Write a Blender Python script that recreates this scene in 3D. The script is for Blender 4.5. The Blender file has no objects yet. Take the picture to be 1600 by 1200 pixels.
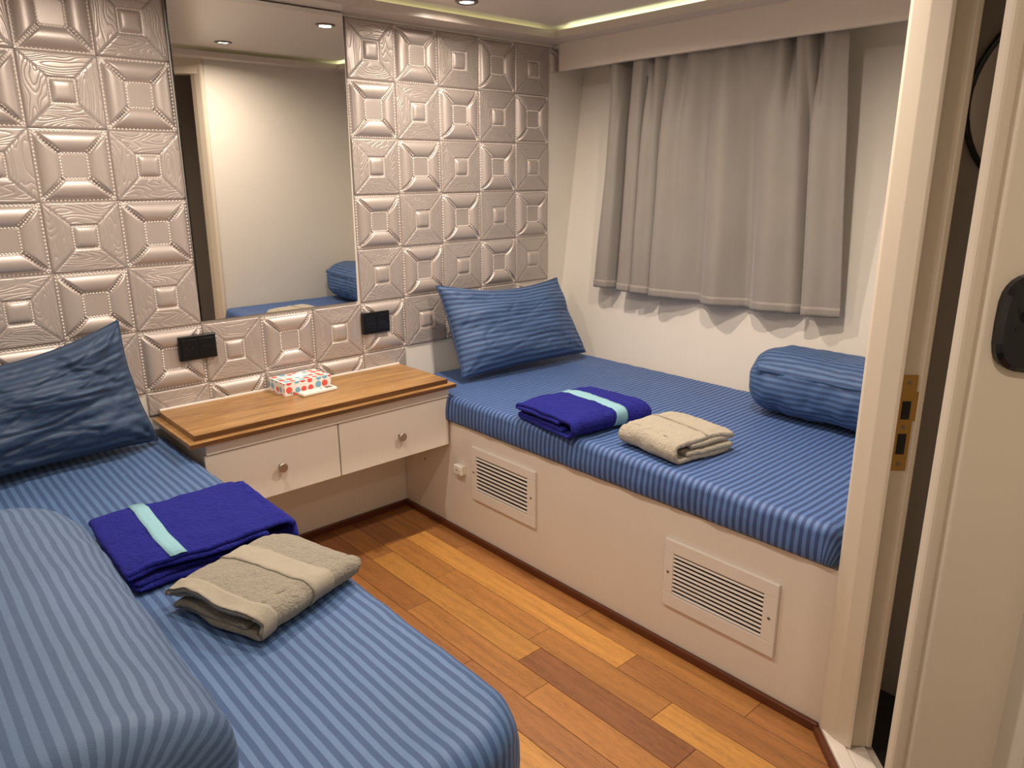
import bpy, bmesh, math, random
import numpy as np
from mathutils import Vector, Matrix, noise
random.seed(4)
sc = bpy.context.scene
col = sc.collection
T = 0.2                      # one wall tile = 0.2 m; layout below is in tiles, floor at FZ
FZ = -9.44
def zt(z): return (z-FZ)*T
def V(x, y, z): return Vector((x*T, y*T, (z-FZ)*T))
PI = math.pi

# ------------------------------------------------------------------ camera
f, yaw, pitch, roll = 1154.5, 0.72923, -0.27482, -0.00626
cy, sy, cp, sp = math.cos(yaw), math.sin(yaw), math.cos(pitch), math.sin(pitch)
fw = Vector((sy*cp, cy*cp, sp)); r0 = Vector((cy, -sy, 0)); u0 = r0.cross(fw)
rt = r0*math.cos(roll)+u0*math.sin(roll); up = -r0*math.sin(roll)+u0*math.cos(roll)
CAM = V(-2.197, -12.401, -2.673)
cd = bpy.data.cameras.new('camera'); cam = bpy.data.objects.new('camera', cd); col.objects.link(cam)
cd.sensor_width = 36; cd.lens = f/1600*36; cd.clip_start = .02
M = Matrix((rt, up, -fw)).transposed().to_4x4(); M.translation = CAM; cam.matrix_world = M
sc.camera = cam

# ------------------------------------------------------------------ world, exposure
w = bpy.data.worlds.new('world'); sc.world = w; w.use_nodes = True
w.node_tree.nodes['Background'].inputs[0].default_value = (1, .86, .7, 1)
w.node_tree.nodes['Background'].inputs[1].default_value = .02
vs = sc.view_settings; vs.view_transform = 'Standard'; vs.look = 'None'; vs.gamma = 1; vs.use_curve_mapping = False
vs.exposure = 0.18
LAMP_COL = (1.0, .855, .725)
LAMP_W = 10.5
CEIL = .26
LAMPS = [(6.72, -1.30, .12, 'dark-ringed small ceiling downlight close to the back wall cornice'),
         (6.1, -2.9, .95, 'bright recessed ceiling downlight over the head of the right berth'),
         (5.65, -7.15, 1.0, 'recessed ceiling downlight near the foot wall of the right berth'),
         (.7, -3.1, .78, 'recessed ceiling downlight above the left berth pillow'),
         (.7, -7.2, .62, 'recessed ceiling downlight above the foot of the left berth'),
         (-.3, -13.2, .55, 'added unseen fill downlight above the cabin entrance')]  # last entry: unseen lamp added behind the camera to brighten the open door

# ------------------------------------------------------------------ materials
def nt(name):
    m = bpy.data.materials.new(name); m.use_nodes = True
    t = m.node_tree; b = t.nodes['Principled BSDF']
    return m, t, b
def N(t, typ, **k):
    n = t.nodes.new(typ)
    for a, v in k.items():
        if a.startswith('i_'): n.inputs[int(a[2:])].default_value = v
        else: setattr(n, a, v)
    return n
def L(t, a, b): t.links.new(a, b)
def math_n(t, op, a, b=None):
    n = N(t, 'ShaderNodeMath', operation=op)
    for i, x in enumerate((a, b)):
        if x is None: continue
        if hasattr(x, 'links'): L(t, x, n.inputs[i])
        else: n.inputs[i].default_value = x
    return n.outputs[0]
def mixc(t, fac, a, b):
    n = N(t, 'ShaderNodeMix', data_type='RGBA')
    if hasattr(fac, 'links'): L(t, fac, n.inputs[0])
    else: n.inputs[0].default_value = fac
    for i, x in ((6, a), (7, b)):
        if hasattr(x, 'links'): L(t, x, n.inputs[i])
        else: n.inputs[i].default_value = (*x, 1)
    return n.outputs[2]
def bump(t, b, h, strength, dist=.002):
    n = N(t, 'ShaderNodeBump'); n.inputs['Strength'].default_value = strength; n.inputs['Distance'].default_value = dist
    L(t, h, n.inputs['Height']); L(t, n.outputs[0], b.inputs['Normal'])
def pos(t, scale=(1, 1, 1)):
    g = N(t, 'ShaderNodeNewGeometry'); m = N(t, 'ShaderNodeMapping')
    m.inputs['Scale'].default_value = scale; L(t, g.outputs['Position'], m.inputs[0]); return m.outputs[0]
def noise_n(t, vec, scale, detail=2, rough=.5):
    n = N(t, 'ShaderNodeTexNoise'); n.inputs['Scale'].default_value = scale
    n.inputs['Detail'].default_value = detail; n.inputs['Roughness'].default_value = rough
    L(t, vec, n.inputs['Vector']); return n.outputs['Fac']
def plain(name, c, rough=.5, metal=0, nb=0, ns=200, var=0, spec=.5, coat=0):
    m, t, b = nt(name)
    b.inputs['Base Color'].default_value = (*c, 1); b.inputs['Roughness'].default_value = rough
    b.inputs['Metallic'].default_value = metal; b.inputs['Specular IOR Level'].default_value = spec
    b.inputs['Coat Weight'].default_value = coat
    p = pos(t)
    if nb: bump(t, b, noise_n(t, p, ns, 3), nb, .001)
    if var:
        nn = noise_n(t, p, 6, 4)
        L(t, mixc(t, nn, [x*(1-var) for x in c], [min(1, x*(1+var)) for x in c]), b.inputs['Base Color'])
    return m
paint = plain('white_paint', (.72, .655, .575), .42, 0, .12, 90, .03)
paint_wall = plain('wall_paint', (.70, .655, .58), .5, 0, .1, 70, .025)
paint_ceil = plain('ceiling_paint', (.76, .69, .61), .34, 0, .08, 14, .03)
cornice_m = plain('cornice_paint', (.62, .555, .49), .30, 0, .06, 30, .03)
door_m = plain('door_paint', (.66, .585, .47), .45, 0, .1, 120, .03)
base_m = plain('dark_mahogany', (.105, .028, .010), .33, 0, .1, 90, .25)
dark_m = plain('dark_void', (.012, .010, .009), .8, 0, .1, 50)
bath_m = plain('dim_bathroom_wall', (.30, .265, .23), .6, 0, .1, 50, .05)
black_m = plain('black_gloss', (.006, .006, .006), .25, 0, .05, 100)
handle_m = plain('black_chrome', (.03, .03, .032), .12, .6, .03, 60)
knob_m = plain('brushed_nickel', (.42, .36, .29), .34, .9, .1, 300)
chrome_m = plain('dark_chrome', (.22, .20, .18), .22, 1, .05, 100)
brass_m = plain('brass', (.40, .235, .06), .38, .85, .15, 150, .15)
vent_m = plain('vent_white', (.74, .69, .62), .4, 0, .06, 100)
plast_m = plain('white_plastic', (.80, .76, .69), .35, 0, .04, 150)
lcd_m = plain('lcd_grey', (.16, .13, .09), .2, 0, .02, 100)
blueb_m = plain('blue_button', (.10, .28, .62), .4, 0, .02, 100)
green_m = plain('indicator_green', (.55, .75, .15), .4, 0, .02, 100)
silver_m = plain('mirror_silver', (.80, .79, .755), .008, 1)
ink_m = plain('black_print', (.02, .02, .02), .6, 0, .02, 100)
tissue_m = plain('tissue_paper', (.85, .83, .79), .8, 0, .2, 150)
screw_m = plain('screw_steel', (.22, .19, .16), .4, .8, .1, 200)
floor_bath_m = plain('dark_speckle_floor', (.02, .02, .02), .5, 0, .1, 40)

def emit(name, c, s):
    m, t, b = nt(name); b.inputs['Base Color'].default_value = (*c, 1)
    b.inputs['Emission Color'].default_value = (*c, 1); b.inputs['Emission Strength'].default_value = s
    return m
bulb_m = emit('lamp_glow', (1, .86, .66), 14)
led_m = emit('led_strip_glow', (.90, 1.0, .60), 8)
led_dim_m = emit('led_strip_dim', (1.0, .97, .55), 1.5)
led_faint_m = emit('led_strip_faint', (1.0, .93, .5), .35)

def cloth(name, ca, cb, period, duty=.5, rough=.62, sheen=.10, bs=.25):
    """sateen stripes: float attribute 's' (metres across the stripes)"""
    m, t, b = nt(name)
    a = N(t, 'ShaderNodeAttribute', attribute_name='s')
    fr = math_n(t, 'FRACT', math_n(t, 'DIVIDE', a.outputs['Fac'], period))
    tri = math_n(t, 'ABSOLUTE', math_n(t, 'SUBTRACT', fr, .5))
    mr = N(t, 'ShaderNodeMapRange', interpolation_type='SMOOTHSTEP')
    mr.inputs[1].default_value = .25*duty*2-.03; mr.inputs[2].default_value = .25*duty*2+.03
    L(t, tri, mr.inputs[0])
    nn = noise_n(t, pos(t), 5, 4)
    c1 = mixc(t, nn, [x*.88 for x in ca], [x*1.12 for x in ca]); c2 = mixc(t, nn, [x*.88 for x in cb], [x*1.12 for x in cb])
    L(t, mixc(t, mr.outputs[0], c1, c2), b.inputs['Base Color'])
    rr = math_n(t, 'ADD', math_n(t, 'MULTIPLY', mr.outputs[0], .14), rough-.1); L(t, rr, b.inputs['Roughness'])
    b.inputs['Sheen Weight'].default_value = sheen; b.inputs['Sheen Roughness'].default_value = .4
    b.inputs['Sheen Tint'].default_value = (.6, .78, 1, 1)
    b.inputs['Specular IOR Level'].default_value = .45
    h = math_n(t, 'ADD', noise_n(t, pos(t), 900, 2), math_n(t, 'MULTIPLY', noise_n(t, pos(t), 26, 4), 3.0))
    bump(t, b, h, bs, .0016)
    return m
sheetR_m = cloth('blue_stripe_sheet_right', (.085, .165, .375), (.028, .060, .178), .0200)
sheetL_m = cloth('blue_stripe_sheet_left', (.088, .165, .325), (.040, .084, .200), .0208)
pillowR_m = cloth('blue_stripe_pillowcase', (.066, .126, .26), (.027, .055, .138), .0205, bs=.4)
pillowL_m = cloth('blue_wrinkled_pillowcase', (.030, .064, .130), (.019, .042, .092), .0205, rough=.62, bs=.3)
rollR_m = cloth('blue_stripe_roll_right', (.066, .13, .275), (.030, .064, .16), .0195, bs=.35)
rollL_m = cloth('blue_stripe_roll_left', (.088, .150, .265), (.050, .092, .18), .0178, bs=.3)

def terry(name, c, bs=.9, sc_=230, sheen=.5):
    m, t, b = nt(name)
    p = pos(t); n1 = noise_n(t, p, sc_, 3, .7); n2 = noise_n(t, p, 22, 4)
    cc = mixc(t, n1, [x*.62 for x in c], [min(1, x*1.3) for x in c])
    L(t, mixc(t, math_n(t, 'MULTIPLY', n2, .35), cc, [x*.7 for x in c]), b.inputs['Base Color'])
    b.inputs['Roughness'].default_value = .95; b.inputs['Specular IOR Level'].default_value = .1
    b.inputs['Sheen Weight'].default_value = sheen; b.inputs['Sheen Roughness'].default_value = .5
    b.inputs['Sheen Tint'].default_value = (*[min(1, x*2+.1) for x in c], 1)
    bump(t, b, math_n(t, 'ADD', n1, math_n(t, 'MULTIPLY', noise_n(t, p, 110, 3), 1.2)), bs, .007)
    return m
towel_blue = terry('royal_blue_terry', (.021, .024, .265), 1.0, 230, .25)
towel_teal = terry('pale_teal_band', (.28, .52, .60), .35, 600, .1)
towel_beigeR = terry('beige_terry', (.50, .44, .35))
towel_beigeL = terry('grey_beige_terry', (.33, .30, .24))
hem_m = terry('beige_flat_hem', (.40, .36, .285), .4, 800, .1)

def tile_mat():
    m, t, b = nt('pearl_leatherette')
    p = pos(t)
    n = noise_n(t, p, 3.5, 3)
    L(t, mixc(t, n, (.45, .396, .362), (.53, .47, .432)), b.inputs['Base Color'])
    b.inputs['Metallic'].default_value = .42; b.inputs['Roughness'].default_value = .40
    b.inputs['Specular IOR Level'].default_value = .6
    a = N(t, 'ShaderNodeAttribute', attribute_name='g')
    oi = N(t, 'ShaderNodeObjectInfo')
    sep = N(t, 'ShaderNodeSeparateXYZ'); L(t, a.outputs['Vector'], sep.inputs[0])
    cmb = N(t, 'ShaderNodeCombineXYZ')
    L(t, math_n(t, 'MULTIPLY', sep.outputs[0], .8), cmb.inputs[0])
    L(t, math_n(t, 'MULTIPLY', sep.outputs[1], 2.6), cmb.inputs[1])
    L(t, math_n(t, 'MULTIPLY', oi.outputs['Random'], 37.0), cmb.inputs[2])
    nn = noise_n(t, cmb.outputs[0], 1.0, .6, .3)
    ln = math_n(t, 'POWER', math_n(t, 'ABSOLUTE', math_n(t, 'SINE', math_n(t, 'MULTIPLY', nn, 40.0))), .30)
    gr = math_n(t, 'MULTIPLY', math_n(t, 'MULTIPLY', ln, sep.outputs[2]), 1.1)
    fine = noise_n(t, p, 420, 2)
    bump(t, b, math_n(t, 'ADD', gr, math_n(t, 'MULTIPLY', fine, .18)), .55, .0022)
    return m
tile_m = tile_mat()
stitch_m = plain('pearl_stitch', (.90, .82, .76), .30, .1, .05, 100)

def wood(name, stretch, c0, c1, c2, rough, useobj=False, fine=1.0, wf=.38):
    m, t, b = nt(name)
    p = pos(t, stretch)
    if useobj:
        oi = N(t, 'ShaderNodeObjectInfo'); add = N(t, 'ShaderNodeVectorMath', operation='ADD')
        cb_ = N(t, 'ShaderNodeCombineXYZ'); L(t, math_n(t, 'MULTIPLY', oi.outputs['Random'], 31.0), cb_.inputs[2])
        L(t, p, add.inputs[0]); L(t, cb_.outputs[0], add.inputs[1]); p = add.outputs[0]
    n1 = noise_n(t, p, 1.0, 5, .62); n2 = noise_n(t, p, 4.2*fine, 3, .7)
    rp = N(t, 'ShaderNodeValToRGB'); e = rp.color_ramp.elements
    e[0].position = .32; e[0].color = (*c0, 1); e[1].position = .68; e[1].color = (*c2, 1)
    k = e.new(.5); k.color = (*c1, 1)
    L(t, math_n(t, 'ADD', math_n(t, 'MULTIPLY', n1, 1-wf), math_n(t, 'MULTIPLY', n2, wf)), rp.inputs[0])
    colr = rp.outputs[0]
    if useobj:
        mm = N(t, 'ShaderNodeMix', data_type='RGBA', blend_type='MULTIPLY'); mm.inputs[0].default_value = 1
        L(t, colr, mm.inputs[6]); L(t, oi.outputs['Color'], mm.inputs[7]); colr = mm.outputs[2]
    L(t, colr, b.inputs['Base Color']); b.inputs['Roughness'].default_value = rough
    bump(t, b, n2, .12, .0008)
    return m
plank_m = wood('floor_wood', (55, 3.2, 1), (.50, .47, .42), (.92, .92, .90), (1.22, 1.24, 1.22), .42, True, 2.6, .55)
desk_m = wood('teak_top', (3.2, 34, 34), (.17, .080, .024), (.34, .182, .062), (.47, .275, .105), .36)
desk_edge_m = wood('teak_edge', (2.2, 30, 60), (.05, .020, .006), (.10, .042, .012), (.19, .085, .025), .42)

def dots_mat():
    """polka print on the tissue carton; uv in metres"""
    m, t, b = nt('polka_dot_carton')
    uv = N(t, 'ShaderNodeUVMap'); uv.uv_map = 'UVMap'
    vo = N(t, 'ShaderNodeTexVoronoi', voronoi_dimensions='2D'); vo.inputs['Scale'].default_value = 36; vo.inputs['Randomness'].default_value = .35
    L(t, uv.outputs[0], vo.inputs['Vector'])
    sep = N(t, 'ShaderNodeSeparateColor'); L(t, vo.outputs['Color'], sep.inputs[0])
    rad = math_n(t, 'ADD', math_n(t, 'MULTIPLY', sep.outputs[1], .12), .33)
    inside = math_n(t, 'LESS_THAN', vo.outputs['Distance'], rad)
    which = math_n(t, 'GREATER_THAN', sep.outputs[0], .5)
    c = mixc(t, which, (.78, .10, .075), (.20, .46, .62))
    L(t, mixc(t, inside, (.86, .82, .77), c), b.inputs['Base Color'])
    b.inputs['Roughness'].default_value = .4
    return m
dots_m = dots_mat()

def curtain_mat():
    m, t, b = nt('grey_blackout_cloth')
    p = pos(t); n1 = noise_n(t, p, 4, 4); n2 = noise_n(t, p, 700, 2)
    L(t, mixc(t, n1, (.225, .202, .177), (.285, .258, .228)), b.inputs['Base Color'])
    b.inputs['Roughness'].default_value = .6; b.inputs['Sheen Weight'].default_value = .25
    bump(t, b, math_n(t, 'ADD', n2, math_n(t, 'MULTIPLY', noise_n(t, p, 30, 3), 1.2)), .2, .001)
    return m
curtain_m = curtain_mat()

# ------------------------------------------------------------------ object helpers
def tag(o, label=None, cat=None, group=None, kind=None):
    if label: o['label'] = label
    if cat: o['category'] = cat
    if group: o['group'] = group
    if kind: o['kind'] = kind
    return o
def thing(name, label, cat, loc, group=None, kind=None):
    o = bpy.data.objects.new(name, None); col.objects.link(o); o.location = loc; o.empty_display_size = .05
    return tag(o, label, cat, group, kind)
def root_loc(p):
    v = Vector((0, 0, 0))
    while p is not None: v = v+p.location; p = p.parent
    return v
def obj(name, me, parent=None, loc=None, smooth=False):
    o = bpy.data.objects.new(name, me); col.objects.link(o)
    if parent is not None: o.parent = parent
    if loc is not None: o.location = loc
    if smooth:
        me.polygons.foreach_set('use_smooth', [True]*len(me.polygons))
    return o
def mesh(name, verts, faces, mat):
    me = bpy.data.meshes.new(name); me.from_pydata([tuple(v) for v in verts], [], faces); me.update()
    if mat: me.materials.append(mat)
    return me
def from_bm(name, bm, mat):
    me = bpy.data.meshes.new(name); bmesh.ops.recalc_face_normals(bm, faces=bm.faces); bm.to_mesh(me); bm.free()
    if mat: me.materials.append(mat)
    return me
def bm_box(bm, lo, hi, bev=0, seg=2):
    lo = Vector(lo); hi = Vector(hi); c = (lo+hi)/2; d = hi-lo
    r = bmesh.ops.create_cube(bm, size=1, matrix=Matrix.Translation(c) @ Matrix.Diagonal((*d, 1)))
    if bev:
        es = list({e for v in r['verts'] for e in v.link_edges})
        bmesh.ops.bevel(bm, geom=es, offset=bev, segments=seg, affect='EDGES', profile=.5)
def box(name, lo, hi, mat, parent=None, bev=0, world=True, seg=2):
    """axis-aligned box given in metres (world); becomes a child when parent is given"""
    lo = Vector([min(a, b) for a, b in zip(lo, hi)]), Vector([max(a, b) for a, b in zip(lo, hi)])
    lo, hi = lo
    off = root_loc(parent) if parent is not None else Vector((0, 0, 0))
    bm = bmesh.new(); bm_box(bm, lo-off, hi-off, bev, seg)
    o = obj(name, from_bm(name, bm, mat), parent)
    return o
def prism(name, pts, z0, z1, mat, parent=None, bev=0):
    """polygon footprint (metres x,y) extruded from z0 to z1"""
    off = root_loc(parent) if parent is not None else Vector((0, 0, 0))
    bm = bmesh.new()
    lo = [bm.verts.new((x-off.x, y-off.y, z0-off.z)) for x, y in pts]; hi = [bm.verts.new((x-off.x, y-off.y, z1-off.z)) for x, y in pts]
    n = len(pts); bm.faces.new(lo[::-1]); bm.faces.new(hi)
    for i in range(n): bm.faces.new((lo[i], lo[(i+1) % n], hi[(i+1) % n], hi[i]))
    if bev: bmesh.ops.bevel(bm, geom=list(bm.edges), offset=bev, segments=2, affect='EDGES', profile=.5)
    return obj(name, from_bm(name, bm, mat), parent)
def lathe(name, prof, mat, parent, origin, axis, n=28, smooth=True):
    """profile [(r, h)] turned about axis from origin (world)"""
    off = root_loc(parent) if parent is not None else Vector((0, 0, 0))
    a = Vector(axis).normalized(); t = a.orthogonal().normalized(); b = a.cross(t)
    o = Vector(origin)-off; vs_ = []; fs = []
    for r, h in prof:
        for k in range(n):
            th = 2*PI*k/n; vs_.append(o+a*h+(t*math.cos(th)+b*math.sin(th))*r)
    for i in range(len(prof)-1):
        for k in range(n): fs.append((i*n+k, i*n+(k+1) % n, (i+1)*n+(k+1) % n, (i+1)*n+k))
    fs.append(tuple(range(n))[::-1]); fs.append(tuple((len(prof)-1)*n+k for k in range(n)))
    me = mesh(name, vs_, fs, mat)
    ob = obj(name, me, parent)
    if smooth:
        me.polygons.foreach_set('use_smooth', [len(p.vertices) == 4 for p in me.polygons])
    return ob
def attr_f(me, name, vals):
    a = me.attributes.new(name, 'FLOAT', 'POINT'); a.data.foreach_set('value', list(vals))
def fixn(me):
    bm = bmesh.new(); bm.from_mesh(me); bmesh.ops.recalc_face_normals(bm, faces=bm.faces); bm.to_mesh(me); bm.free()
def nz(x, y=0, z=0): return noise.noise(Vector((x, y, z)))
def struct(o, label, cat): return tag(o, label, cat, kind='structure')
def sm(a, b, x):
    t = min(1, max(0, (x-a)/(b-a))); return t*t*(3-2*t)

# ------------------------------------------------------------------ room shell
XL, XR, YF = -2.75, 10.06, -9.2      # left wall, tile edge at right, foot wall of the right berth
def hullx(z): return 10.57+.1333*(z+4.82)
HX0, HX1 = hullx(FZ), hullx(.8)
# floor: a slab with planks as pieces
flo = box('floor', V(XL-.3, .5, FZ-.6), V(6.2, -16.4, FZ-.06), dark_m); struct(flo, 'warm brown wooden plank floor between the two berths', 'floor')
PW = .466; pal = {'g': (.45, .212, .050), 'o': (.37, .160, .042), 'b': (.31, .128, .037), 'r': (.245, .096, .034)}
cols = {}   # per strip: list of (y_start, tone)
strips = []
x = 5.85; k = 0
while x > 1.0:
    strips.append((x-PW, x)); x -= PW; k += 1
lay = {0: [(.3, 'b'), (-2.3, 'b'), (-5.4, 'o'), (-8.4, 'b'), (-11, 'g')],
       1: [(.3, 'b'), (-1.3, 'g'), (-6.64, 'b'), (-9.6, 'o')],
       2: [(.3, 'r'), (-1.23, 'o'), (-2.9, 'o'), (-5.3, 'o'), (-7.6, 'g'), (-10, 'b')],
       3: [(.3, 'b'), (-1.6, 'g'), (-5.57, 'r'), (-8.3, 'b'), (-10.8, 'g')],
       4: [(.3, 'r'), (-1.5, 'b'), (-3.4, 'o'), (-6.2, 'o'), (-9.2, 'b')],
       5: [(.3, 'b'), (-2.4, 'b'), (-5.1, 'b'), (-7.9, 'o'), (-10.6, 'g')],
       6: [(.3, 'b'), (-3.1, 'o'), (-6.6, 'g'), (-9.1, 'o')]}
rng = random.Random(8)
for i, (xa, xb) in enumerate(strips):
    segs = lay.get(i) or [(.3, rng.choice('obg')), (-3-rng.random()*2, rng.choice('obr')), (-8-rng.random()*2, rng.choice('obg'))]
    ends = [s[0] for s in segs[1:]]+[-14.4]
    for (ys, tone), ye in zip(segs, ends):
        lo, hi = V(xa+.004, ys-.003, FZ-.06), V(xb-.004, ye+.003, FZ)
        p = box('floor_plank', lo, hi, plank_m, flo, .0006, seg=1)
        c = pal[tone]; j = .9+.2*rng.random(); p.color = (c[0]*j, c[1]*j, c[2]*j, 1)
wb = box('wall_back', V(XL-.3, 0, FZ), V(11.6, .5, .9), paint_wall); struct(wb, 'back wall faced with pearl padded tiles above white paint', 'wall')
wl = box('wall_left', V(XL-.3, 0, FZ), V(XL, -16, .9), paint_wall); struct(wl, 'white painted wall along the left berth', 'wall')
me = mesh('wall_right', [V(HX0, .2, FZ), V(HX0, -13.6, FZ), V(HX1, -13.6, .8), V(HX1, .2, .8), V(HX0+.8, .2, FZ), V(HX0+.8, -13.6, FZ), V(HX1+.8, -13.6, .8), V(HX1+.8, .2, .8)],
          [(0, 1, 2, 3), (4, 7, 6, 5), (0, 4, 5, 1), (3, 2, 6, 7), (0, 3, 7, 4), (1, 5, 6, 2)], paint_wall)
fixn(me); struct(obj('wall_right', me), 'white hull wall leaning outwards behind the grey curtain', 'wall')
wf = box('wall_front', V(5.87, YF, FZ), V(11.6, YF-.14, .9), paint_wall); struct(wf, 'white wall at the foot of the right berth', 'wall')
we = box('wall_entry', V(XL-.3, -15.8, FZ), V(5.2, -16.2, .9), paint_wall); struct(we, 'white wall behind the cabin entrance', 'wall')
wc = box('wall_corridor', V(4.9, -13.2, FZ), V(5.2, -15.8, .9), paint_wall); struct(wc, 'white corridor wall beside the open cabin door', 'wall')
ce = box('ceiling', V(XL-.3, .4, CEIL), V(11.6, -16.2, CEIL+.4), paint_ceil); struct(ce, 'cream satin ceiling with glowing cove edge', 'ceiling')

# cornice: trough profile (bottom plate + inner lip) along each wall
def cornice(name, a, b, inward, label, depth):
    """a->b along the wall (tile x,y), inward = unit vector into the room"""
    a = Vector(a); b = Vector(b); n = Vector(inward)
    prof = [(0, .04), (depth, .04), (depth, .185), (depth-.09, .185), (depth-.09, .085), (0, .085)]
    vs_ = []
    for p in (a, b):
        for d, z in prof:
            q = p+n*d; 
            # mitre at the ends
            t = (b-a).normalized(); q = q+(t if p is a else -t)*(d if True else 0)
            vs_.append(V(q.x, q.y, z))
    k = len(prof); fs = [tuple(range(k)), tuple(range(2*k-1, k-1, -1))]+[(i, i+k, (i+1) % k+k, (i+1) % k) for i in range(k)]
    me = mesh(name, vs_, fs, cornice_m); fixn(me)
    return struct(obj(name, me), label, 'cornice')
cornice('trim_1', (XL, 0), (10.2, 0), (0, -1), 'satin cornice running along the top of the tiled wall', .65)
cornice('trim_2', (10.2, 0), (10.2, YF), (-1, 0), 'satin cornice above the curtain pelmet with light behind it', .65)
cornice('trim_3', (10.2, YF), (XL, YF), (0, 1), 'satin cornice seen in the mirror above the foot wall', .65)
cornice('trim_4', (XL, YF), (XL, 0), (1, 0), 'satin cornice above the left berth wall', .65)
# pelmet board
pel = box('trim_5', V(10.05, -.28, -.5), V(10.16, YF, .04), paint); struct(pel, 'white pelmet board hiding the curtain rail', 'pelmet')
pt = box('top_board', V(10.16, -.02, -.02), V(11.3, YF, .04), paint, pel)
# led strips in the cove
def led(lo, hi, label, m=None):
    o = box('led_strip', lo, hi, m or led_m); tag(o, label, 'light strip', 'cove lights')
led(V(9.80, -.75, .086), V(9.90, -9.0, .12), 'glowing light strip in the cove above the curtain')
led(V(XL+.8, YF+.42, .086), V(9.5, YF+.30, .10), 'faint light strip in the cove over the foot wall', led_faint_m)
led(V(5.0, -.30, .086), V(9.5, -.42, .11), 'dimmer light strip in the cove above the tiled wall', led_dim_m)
# baseboards
def bb(name, lo, hi, label): struct(box(name, lo, hi, base_m, None, .002), label, 'baseboard')
bb('baseboard_right', V(5.85, .0, FZ), V(5.78, -9.16, FZ+.125), 'dark mahogany skirting strip below the right berth panel')
bb('baseboard_back', V(1.3, 0, FZ), V(5.78, -.07, FZ+.125), 'dark mahogany skirting strip under the desk')

# ------------------------------------------------------------------ padded wall tiles
def hgt(kind, U, W):
    m = max(abs(U), abs(W)); dd = abs(abs(U)-abs(W))
    if kind == 'puff':
        if m > .985: return .0015
        if m > .915: return .0008
        if m > .345:
            q = (m-.632)/.286; bl = max(0, 1-q*q)**.52
            return .0012+.0175*bl*(.03+.97*sm(.02, .105, dd))
        return .007
    if m > .985: return .0015
    if m > .335:
        return .0075+.0030*sm(.335, 1, 1.335-m)-.0042*math.exp(-(dd/.022)**2)
    if m > .30: return .0055
    return .0065+.0105*(max(0, (1-(U/.3)**4))*max(0, (1-(W/.3)**4)))**.5
NT = 56
def tile_mesh(kind, u0=0, u1=1, v0=0, v1=1):
    nu = max(6, int(NT*(u1-u0))); nv = max(6, int(NT*(v1-v0)))
    vs_ = []; g = []
    for j in range(nv+1):
        for i in range(nu+1):
            u = u0+(u1-u0)*i/nu; v = v0+(v1-v0)*j/nv; U = 2*u-1; W = 2*v-1
            h = hgt(kind, U, W)
            vs_.append(((u-.5)*T, -h, (v-.5)*T))
            msk = 1.0 if (kind == 'grain' and .36 < max(abs(U), abs(W)) < .97) else 0.0
            g.extend((U, W*1.0+3*(W > 0), msk) if abs(W) > abs(U) else (W, U+7+3*(U > 0), msk))
    fs = [(j*(nu+1)+i, j*(nu+1)+i+1, (j+1)*(nu+1)+i+1, (j+1)*(nu+1)+i) for j in range(nv) for i in range(nu)]
    # skirt back to the wall
    loop = [i for i in range(nu+1)]+[j*(nu+1)+nu for j in range(1, nv+1)]+[nv*(nu+1)+i for i in range(nu-1, -1, -1)]+[j*(nu+1) for j in range(nv-1, 0, -1)]
    b0 = len(vs_)
    for q in loop: vs_.append((vs_[q][0], .0, vs_[q][2])); g.extend((0, 0, 0))
    n = len(loop)
    for i in range(n): fs.append((loop[i], b0+i, b0+(i+1) % n, loop[(i+1) % n]))
    me = mesh('wall_tile_'+kind, vs_, fs, tile_m)
    a = me.attributes.new('g', 'FLOAT_VECTOR', 'POINT'); a.data.foreach_set('vector', g)
    me.polygons.foreach_set('use_smooth', [True]*len(me.polygons))
    return me
def stitch_mesh(kind, u0=0, u1=1, v0=0, v1=1):
    st = []   # (U, W, dirU, dirW)
    def line(a, b, n):
        for i in range(n):
            t = (i+.5)/n; st.append((a[0]+(b[0]-a[0])*t, a[1]+(b[1]-a[1])*t, b[0]-a[0], b[1]-a[1]))
    if kind == 'puff':
        o = .953
        for s in (-1, 1):
            line((-o, s*o), (o, s*o), 18); line((s*o, -o), (s*o, o), 18)
        for su in (-1, 1):
            for sw in (-1, 1):
                for e in (-.035, .035):
                    line((su*(.37+e), sw*(.37-e)), (su*(.92+e*.4), sw*(.92-e*.4)), 9)
        i0 = .345
    else: i0 = .325
    for s in (-1, 1):
        line((-i0, s*i0), (i0, s*i0), 8); line((s*i0, -i0), (s*i0, i0), 8)
    vs_ = []; fs = []
    for U, W, a, b in st:
        if not (u0 <= (U+1)/2 <= u1 and v0 <= (W+1)/2 <= v1): continue
        l = math.hypot(a, b); a, b = a/l, b/l
        h = hgt(kind, U, W)+.0006; x0, z0 = U*T/2, W*T/2; k = len(vs_); le, wi, th = .0040, .0028, .0046
        vs_ += [(x0-a*le, -h, z0-b*le), (x0+a*le, -h, z0+b*le), (x0-b*wi, -h, z0+a*wi), (x0+b*wi, -h, z0-a*wi), (x0, -h-th, z0)]
        fs += [(k, k+3, k+4), (k+3, k+1, k+4), (k+1, k+2, k+4), (k+2, k, k+4)]
    if not vs_: return None
    me = mesh('stitching_'+kind, vs_, fs, stitch_m); fixn(me)
    me.polygons.foreach_set('use_smooth', [True]*len(me.polygons))
    return me
cache = {}
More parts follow.
